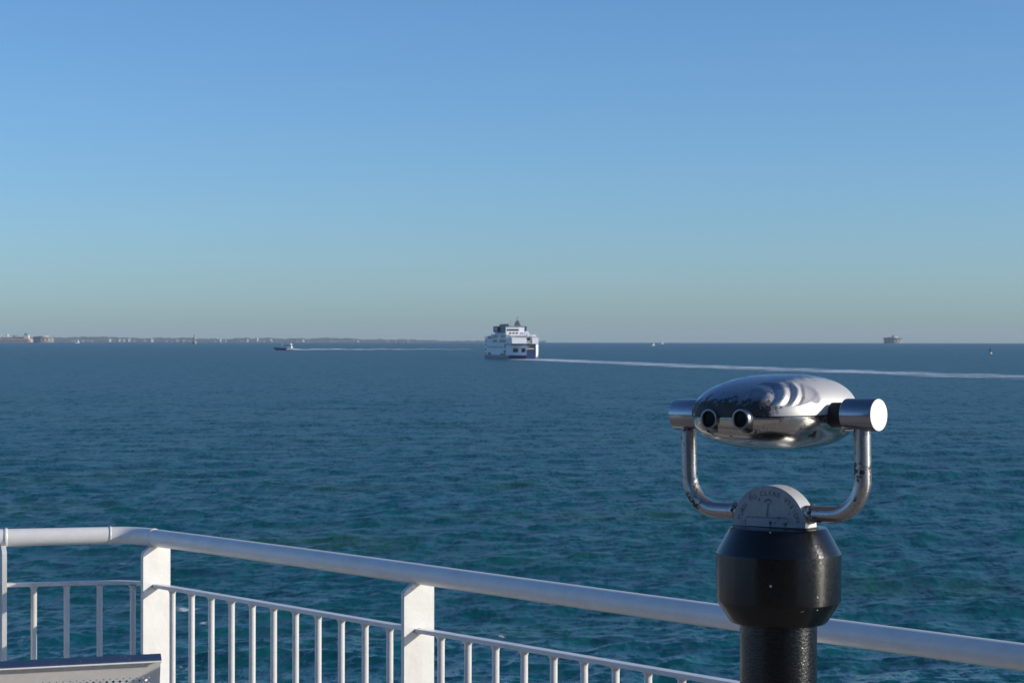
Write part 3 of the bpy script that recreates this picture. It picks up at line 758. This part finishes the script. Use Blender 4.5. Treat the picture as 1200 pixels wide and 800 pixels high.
for k in range(14): fb('stanchion', M_FGREY, 46+k*1.5, 46.15+k*1.5, .1, .25, 12.2, 13.4)
fb('guard_rail', M_FGREY, 46, 66, .1, .22, 13.3, 13.45)
for k in range(5): fb('stanchion', M_FGREY, 15.3, 15.5, .6+k*1.9, .8+k*1.9, 19.4, 20.4)
MB().tube([(8, -15.2, 13.2), (8, -15.2, 14.6)], 1.1, 12).build('dome', M_FWHITE, ferry)
# two crew-sized touches of red: life rings along the aft house
for (w, z) in ((.9, 13.4), (1.9, 14.2)): fb('life_ring', M_RED, 14.2, 14.4, w, w+.5, z, z+.5)

M_FOAM = foam_mat('foam', .22, .62, 1.0, (.62, .74, .82))
p0 = corner + Vector((math.sin(R(15)), -math.cos(R(15)), 0))*1 + Vector((8.5, 0, 0))
q1 = xy(900, 431.8, EYE); q1 = Vector(((900-600)/F*835, 835, 0)); q2 = Vector(((1200-600)/F*655, 655, 0)); q3 = q2 + (q2-q1).normalized()*330
wk = foam_strip('ferry_wake', [p0, p0.lerp(q1, .25), q1, q2, q3], [36, 58, 70, 78, 80], [.80, .42, .36, .33, .25], M_FOAM, nw=24, step=5, lift=.15)
tag(wk, 'long white foam wake trailing right from the ferry stern', 'wake', kind='stuff')
bw = foam_strip('bow_foam', [corner + Vector((-1.5, -1.5, 0)), corner + Vector((17.5, 1.0, 0))], [3.5, 6], [.35, .75], M_FOAM, nw=10, step=1.5, lift=.3)
tag(bw, 'churned white water right under the ferry stern', 'foam', kind='stuff')

# dark-hulled workboat with its wake
d2 = 2190.0
wb = empty('workboat', at(333, 410, d2) * 1.0); wb.location = ((333-600)/F*d2, d2, drop(0, d2)); wb.rotation_euler = (0, 0, R(168))
tag(wb, 'small dark-hulled workboat with pale wheelhouse throwing white spray near the shore', 'boat')
s_ = 1.0
MB().prism([Vector((-9, 0, 2.2)), Vector((-9, 0, -.6)), Vector((8, 0, -.6)), Vector((11, 0, 2.9)), Vector((4, 0, 2.4))], (0, -2.8, 0), (0, 2.8, 0)).build('hull', M_FBLUE, wb)
MB().box((-5.0, 0, 4.2), (7.0, 4.6, 4.2), taper=.9).build('wheelhouse', M_FWHITE, wb)
MB().box((-5.0, 0, 4.9), (7.1, 4.7, .9)).build('window_band', M_FDARK, wb)
MB().box((-5.0, 0, 6.6), (5.5, 4.4, .5)).build('roof', M_FWHITE, wb)
MB().box((2.6, 0, 4.2), (2.0, 1.6, 3.4), taper=.5).build('samson_post', M_FWHITE, wb)
MB().tube([(2.6, 0, 5.0), (2.6, 0, 7.6)], .3, 8).build('mast', M_FGREY, wb)
MB().box((-1, 0, 3.0), (4.0, 4, 1.0)).build('foredeck_coaming', M_FWHITE, wb)
P1 = wb.location + Vector((3.0, -4.5, 0)); P2 = Vector(((350-600)/F*d2, d2-3, 0)); P3 = Vector(((400-600)/F*2230, 2230, 0)); P4 = Vector(((550-600)/F*2330, 2330, 0))
w2 = foam_strip('workboat_wake', [P1, P2, P3, P4], [14, 22, 26, 26], [.95, .80, .50, .34], foam_mat('spray', .05, .52, .95), nw=12, step=5, lift=.1, ridge=[1.9, 1.7, 1.3, 1.0])
tag(w2, 'pale wake streak trailing right behind the small workboat', 'wake', kind='stuff')

# sea forts
M_STONE = simple('fort_granite', (.20, .19, .175), .85, 0, .2, .08)
M_STONED = simple('fort_dark_band', (.06, .08, .11), .8, 0, .2, .08)
M_PALE = simple('fort_pale_render', (.70, .68, .62), .8, 0, .1, .08)
M_PINK = simple('castle_wall', (.48, .37, .32), .85, 0, .2, .05)
def groundz(x, y): return drop(x, y)
def fort(px, d, rad, hh, label, light=True, deck_over=0.0):
    x = (px-600)/F*d; o = empty('sea_fort', (x, d, drop(x, d)))
    tag(o, label, 'sea fort')
    MB().lathe([(rad*1.03, -3), (rad*1.03, hh*.16), (rad, hh*.2), (rad, hh*.72), (rad, hh*.72), (rad+deck_over, hh*.78), (rad+deck_over, hh), (rad+deck_over, hh), (0, hh)], seg=40).build('wall', M_STONE, o)
    MB().lathe([(rad*1.012, hh*.40), (rad*1.012, hh*.58)], seg=40).build('gun_port_band', M_STONED, o)
    for k in range(16):
        a = 2*math.pi*k/16
        MB().box((rad*1.012*math.cos(a), rad*1.012*math.sin(a), hh*.49), (1.2, rad*.14, hh*.17), Matrix.Rotation(a, 3, 'Z')).build('gun_port', M_PALE, o)
    MB().lathe([(rad*.55, hh), (rad*.55, hh*1.12), (rad*.55, hh*1.12), (0, hh*1.12)], seg=32).build('roof_house', M_PALE, o)
    if light:
        MB().lathe([(4.0, hh), (3.2, hh*1.28), (4.4, hh*1.28), (4.4, hh*1.32), (2.6, hh*1.32), (2.6, hh*1.44), (0, hh*1.52)], seg=16).build('lighthouse', M_STONED, o)
    return o
# ------------------------------------------------------------------ castle point at the left edge
d3 = 8100.0
def cx_(px, d=d3): return (px-600)/F*d
mpp = d3/F
castle = empty('coastal_castle', (cx_(10), d3, drop(cx_(10), d3)))
tag(castle, 'low pink stone sea castle with white keep at the left edge of the horizon', 'castle')
def cb(name, mat, pa, pb, ya, yb, dep=40, off=0):   # pixels across, heights in pixels over the waterline
    return MB().box((((pa+pb)/2-10)*mpp, off, (ya+yb)/2*mpp), ((pb-pa)*mpp, dep, (yb-ya)*mpp)).build(name, mat, castle)
cb('sea_wall', M_PINK, -60, 36, -1, 4.6, 60); cb('buttress', M_PINK, 36, 37.4, -1, 3.2, 50)
cb('rampart', M_STONED, -60, 26, 4.6, 5.5, 40, 8)
cb('keep', M_PALE, 29.5, 35, 4.6, 8.6, 24, -14); cb('gatehouse', M_PINK, 15, 21, 5.5, 8, 24)
cb('gatehouse', M_PALE, -8, 2, 5.5, 9, 24); cb('tower', M_PALE, 6.3, 9.5, 5.5, 9.8, 16)
MB().prism([Vector((16*mpp, 5, 4.6*mpp)), Vector((23.2*mpp, 5, 4.6*mpp)), Vector((21.2*mpp, 5, 9.8*mpp)), Vector((19.6*mpp, 5, 10.6*mpp))], (0,-10,0), (0,10,0)).build('roof', M_STONED, castle)
MB().tube([(20.4*mpp, 5, 10*mpp), (20.4*mpp, 5, 13.5*mpp)], 1.0, 6).build('flagpole', M_FGREY, castle)
cb('window_band', M_STONED, -60, 34, 1.6, 2.2, 62)
fort(51, 8000.0, 38, 22, 'round stone sea fort beside the castle, near the left edge of the horizon', light=False)
fort(1046.5, 8800.0, 38, 24, 'round dark sea fort with small lighthouse, alone on the right horizon', light=True, deck_over=3)

# ------------------------------------------------------------------ far shore
sx = np.linspace(-1150, 640, 400); ds = 14600.0; rows_ = []
def shore_h(px):                 # height in photo pixels over the sea horizon
    base = 4.3 if px < 220 else max(0.0, 4.3 - (px-220)/380*2.8)
    return base + .7*math.sin(px*.021) + .5*math.sin(px*.067+1) + .35*math.sin(px*.19) + .25*math.sin(px*.47+2)
mp2 = ds/F
hid = 12 + drop(0, ds)  # unused
zsea = drop(0, ds)
def hz(px):                      # world height of the sea-horizon line at distance ds
    return EYE - 4.42/F*ds
SP = []
for px in sx:
    x = (px-600)/F*ds; hh = max(1.0, shore_h(px))*mp2
    top = hz(px) + hh
    SP += [(x, ds-60, zsea-4), (x, ds, hz(px)+hh*.35), (x, ds+160, hz(px)+hh*.55), (x, ds+500, top), (x, ds+1100, top-6), (x, ds+1500, zsea-4)]
shm, n, l, b = newmat('far_land')
t = noise(n, l, .006, 5, .6); g = n.new('ShaderNodeNewGeometry'); l.new(g.outputs['Position'], t.inputs['Vector'])
l.new(ramp(n, l, t.outputs[0], [(.35, (.045, .060, .050)), (.55, (.075, .088, .080)), (.7, (.13, .13, .125))]), b.inputs['Base Color']); b.inputs['Roughness'].default_value = .9
shore = grid_mesh('far_shore', np.array(SP), len(sx), 6, shm); tag(shore, kind='structure')
# woods along the ridge: nobody could count them
wd = MB()
for i in range(900):
    px = random.uniform(-40, 560); x = (px-600)/F*ds; z = hz(px) + max(1.0, shore_h(px))*mp2
    s = random.uniform(4, 13); y = ds + 480 + random.uniform(-60, 60)
    vs = [(x+s*1.6*math.cos(a), y+s*math.sin(a), z-7) for a in (0, 1.57, 3.14, 4.71)] + [(x+s*.9*math.cos(a+.5), y+s*.9*math.sin(a+.5), z+s*.35) for a in (0, 1.57, 3.14, 4.71)]
    wd.add(vs, [(0,1,5,4), (1,2,6,5), (2,3,7,6), (3,0,4,7), (4,5,6,7)])
wood = wd.build('ridge_woods', simple('far_trees', (.03, .045, .035), .9, 0, .3, .02)); tag(wood, 'far dark line of trees along the low shore', 'woods', kind='stuff')
GRP = 'far white buildings along the low shore'
spots0 = [(88, 4, 3.2, .65), (104, 3, 3.6, .6), (116, 3, 3, .6), (128.5, 4, 4.6, .8), (141, 7, 3.6, .75), (145.5, 4, 4.2, .7), (151.5, 4.6, 4.6, .9), (160, 3, 3.2, .6), (178, 4.6, 4.4, .8), (188, 3, 3, .6), (199, 3, 3, .6),
         (212, 3.5, 3, .6), (258, 3, 4.4, .75), (272, 4, 3, .6), (278, 3, 3.4, .65), (290, 3.4, 4.4, .8), (301.5, 3, 6.2, .9), (307, 4, 3, .6), (317.5, 3.2, 4.6, .8), (329, 5, 2.8, .6), (340, 4, 3, .6), (355, 3.4, 3.2, .7),
         (372, 3, 3, .6), (382, 4, 2.8, .6), (396, 3, 2.8, .6), (410, 3, 2.6, .6), (428, 4, 2.4, .6), (450, 3, 2.2, .55), (470, 3, 2.0, .55)]
spots = [(a, b*.8, .5+c*.60, .18+d*.38) for a, b, c, d in spots0 if d >= .7]
for cl in (84, 108, 133, 150, 170, 205, 216, 262, 284, 305, 322, 348, 392, 421, 466):      # uneven clusters of low roofs
    for _ in range(rng.integers(2, 7)): spots.append((cl + rng.normal(0, 6), rng.uniform(.8, 4.5), rng.uniform(.7, 2.2), rng.uniform(.12, .34)))
FARLAB = {301.5: 'tallest white tower block on the far shore, just left of the small workboat', 141: 'widest pale block on the far shore, between sea fort and tall navigation mark',
          178: 'bright white house on the far shore, first one left of the tall navigation mark', 290: 'white block on the far shore, just left of the tallest tower block', 317.5: 'white block on the far shore directly behind the small workboat bow'}
MW = {}
for i, (px, w, h, v) in enumerate(spots):
    x = (px-600)/F*(ds-120); k = int(v*20)
    if k not in MW: MW[k] = simple('far_render', (v, v*.97, v*.92), .8, 0, .08, .02)
    z0 = zsea-2; z1 = hz(px)+h*mp2; dpt = 18
    o = MB().box((0, 0, (z1-z0)/2), (w*mp2*.8, dpt, z1-z0)).add([(-w*mp2*.4, -9, z1-z0+.05), (w*mp2*.4, -9, z1-z0+.05), (w*mp2*.4, 0, z1-z0+4), (-w*mp2*.4, 0, z1-z0+4), (-w*mp2*.4, 9, z1-z0+.05), (w*mp2*.4, 9, z1-z0+.05)], [(0,1,2,3), (3,2,5,4), (0,3,4), (1,5,2)]).build('far_building', MW[k])
    o.location = (x, ds-120, z0); o.rotation_euler = (0, 0, random.uniform(.2, .7))
    tag(o, FARLAB.get(px, 'small pale building, one of many tiny ones along the far low shore'), 'building', GRP)

# ------------------------------------------------------------------ marks and small craft
M_BUOYR = simple('buoy_red', (.32, .03, .02), .5, 0, .1, 1); M_BUOYD = simple('buoy_dark', (.02, .03, .035), .5, 0, .1, 1); M_BUOYY = simple('buoy_yellow', (.34, .35, .30), .5, 0, .1, 1)
def buoy(px, d, h, label, top, low, r=1.6):
    x = (px-600)/F*d; o = empty('buoy', (x, d, drop(x, d))); tag(o, label, 'buoy')
    MB().lathe([(r*.7, -.6), (r, 0), (r, h*.22), (r, h*.22), (r*.3, h*.30)], seg=16).build('float', low, o)
    for a in range(4):
        t = math.pi/2*a+.4; MB().tube([(r*.8*math.cos(t), r*.8*math.sin(t), h*.2), (r*.22*math.cos(t), r*.22*math.sin(t), h*.8)], r*.11, 6).build('tower_leg', top, o)
    MB().lathe([(r*.42, h*.45), (r*.5, h*.5), (r*.42, h*.78), (0, h*.82)], seg=12).build('day_mark', top, o)
    MB().lathe([(.0, h*.8), (r*.3, h*.84), (r*.3, h*.94), (0, h)], seg=10).build('lantern', top, o)
buoy(1160.5, 1770.0, 4.9, 'dark channel buoy with pale float, alone on the water at far right', M_BUOYD, M_PALE, 1.5)
buoy(228, 5100.0, 24, 'tall pale navigation mark standing before the left far shore', M_BUOYY, M_BUOYY, 5.0)
def sail(px, d, h, label, w=.5):
    x = (px-600)/F*d; o = empty('sailing_boat', (x, d, drop(x, d)), R(20)); tag(o, label, 'boat')
    MB().prism([Vector((-h*.5, 0, 1.4)), Vector((-h*.42, 0, -.4)), Vector((h*.35, 0, -.4)), Vector((h*.5, 0, 1.6))], (0, -1.3, 0), (0, 1.3, 0)).build('hull', M_FWHITE, o)
    MB().tube([(0, 0, 1), (0, 0, h)], .18, 6).build('mast', M_FGREY, o)
    MB().prism([Vector((.3, 0, 2)), Vector((h*w, 0, 2)), Vector((.3, 0, h*.95))], (0, -.12, 0), (0, .12, 0)).build('sail', M_FWHITE, o)
    MB().prism([Vector((-.3, 0, 1.8)), Vector((-h*w*.8, 0, 1.8)), Vector((-.3, 0, h*.8))], (0, -.1, 0), (0, .1, 0)).build('sail', M_STONED, o)
sail(91, 6300.0, 13, 'tiny white sailing boat between the sea fort and the far shore buildings')
sail(765.5, 4000.0, 6.5, 'tiny white boat right of the ferry, nearer of the two on the horizon')
sail(776, 6200.0, 11, 'tiny boat with dark mast right of the ferry, farther of the two', .3)

# a few whitecaps nearby
M_CAPF = foam_mat('whitecap_foam', 2.4, .56, .78, (.70, .75, .76))
for i, (px, py, w, l_) in enumerate([(143, 663, 1.1, 2.0), (216, 718, 1.0, 1.6), (24, 752, 1.2, 2.4), (240, 730, .6, .9), (212, 783, 1.3, 1.8), (590, 748, .5, 1.0), (588, 755, .3, .7), ]):
    d = EYE*F/(py-level(px)); c = Vector(((px-600)/F*d, d, 0))
    o = foam_strip('whitecap', [c - Vector((l_/2, 0, 0)), c, c + Vector((l_/2, .15, 0))], [w*1.2, w*2.4, w*1.0], [-.15, .17, -.15], M_CAPF, nw=10, step=.25, lift=.035)
    tag(o, None, None, None, 'stuff'); tag(o, 'small broken white crest among the waves, one of a few', 'whitecap', 'small whitecaps on the near water')

# ------------------------------------------------------------------ sea air
hz_m = bpy.data.materials.new('sea_haze'); hz_m.use_nodes = True; nt = hz_m.node_tree
for n in list(nt.nodes): nt.nodes.remove(n)
ov = nt.nodes.new('ShaderNodeOutputMaterial'); pv = nt.nodes.new('ShaderNodeVolumePrincipled')
pv.inputs['Color'].default_value = (.74, .87, 1.0, 1); pv.inputs['Density'].default_value = 3.2e-5; pv.inputs['Anisotropy'].default_value = .0
nt.links.new(pv.outputs[0], ov.inputs['Volume'])
zb = drop(0, 17300) - 5
hzb = MB().box((0, 0, (zb+75)/2), (35000, 35000, 75-zb)).build('haze', hz_m); tag(hzb, kind='stuff')
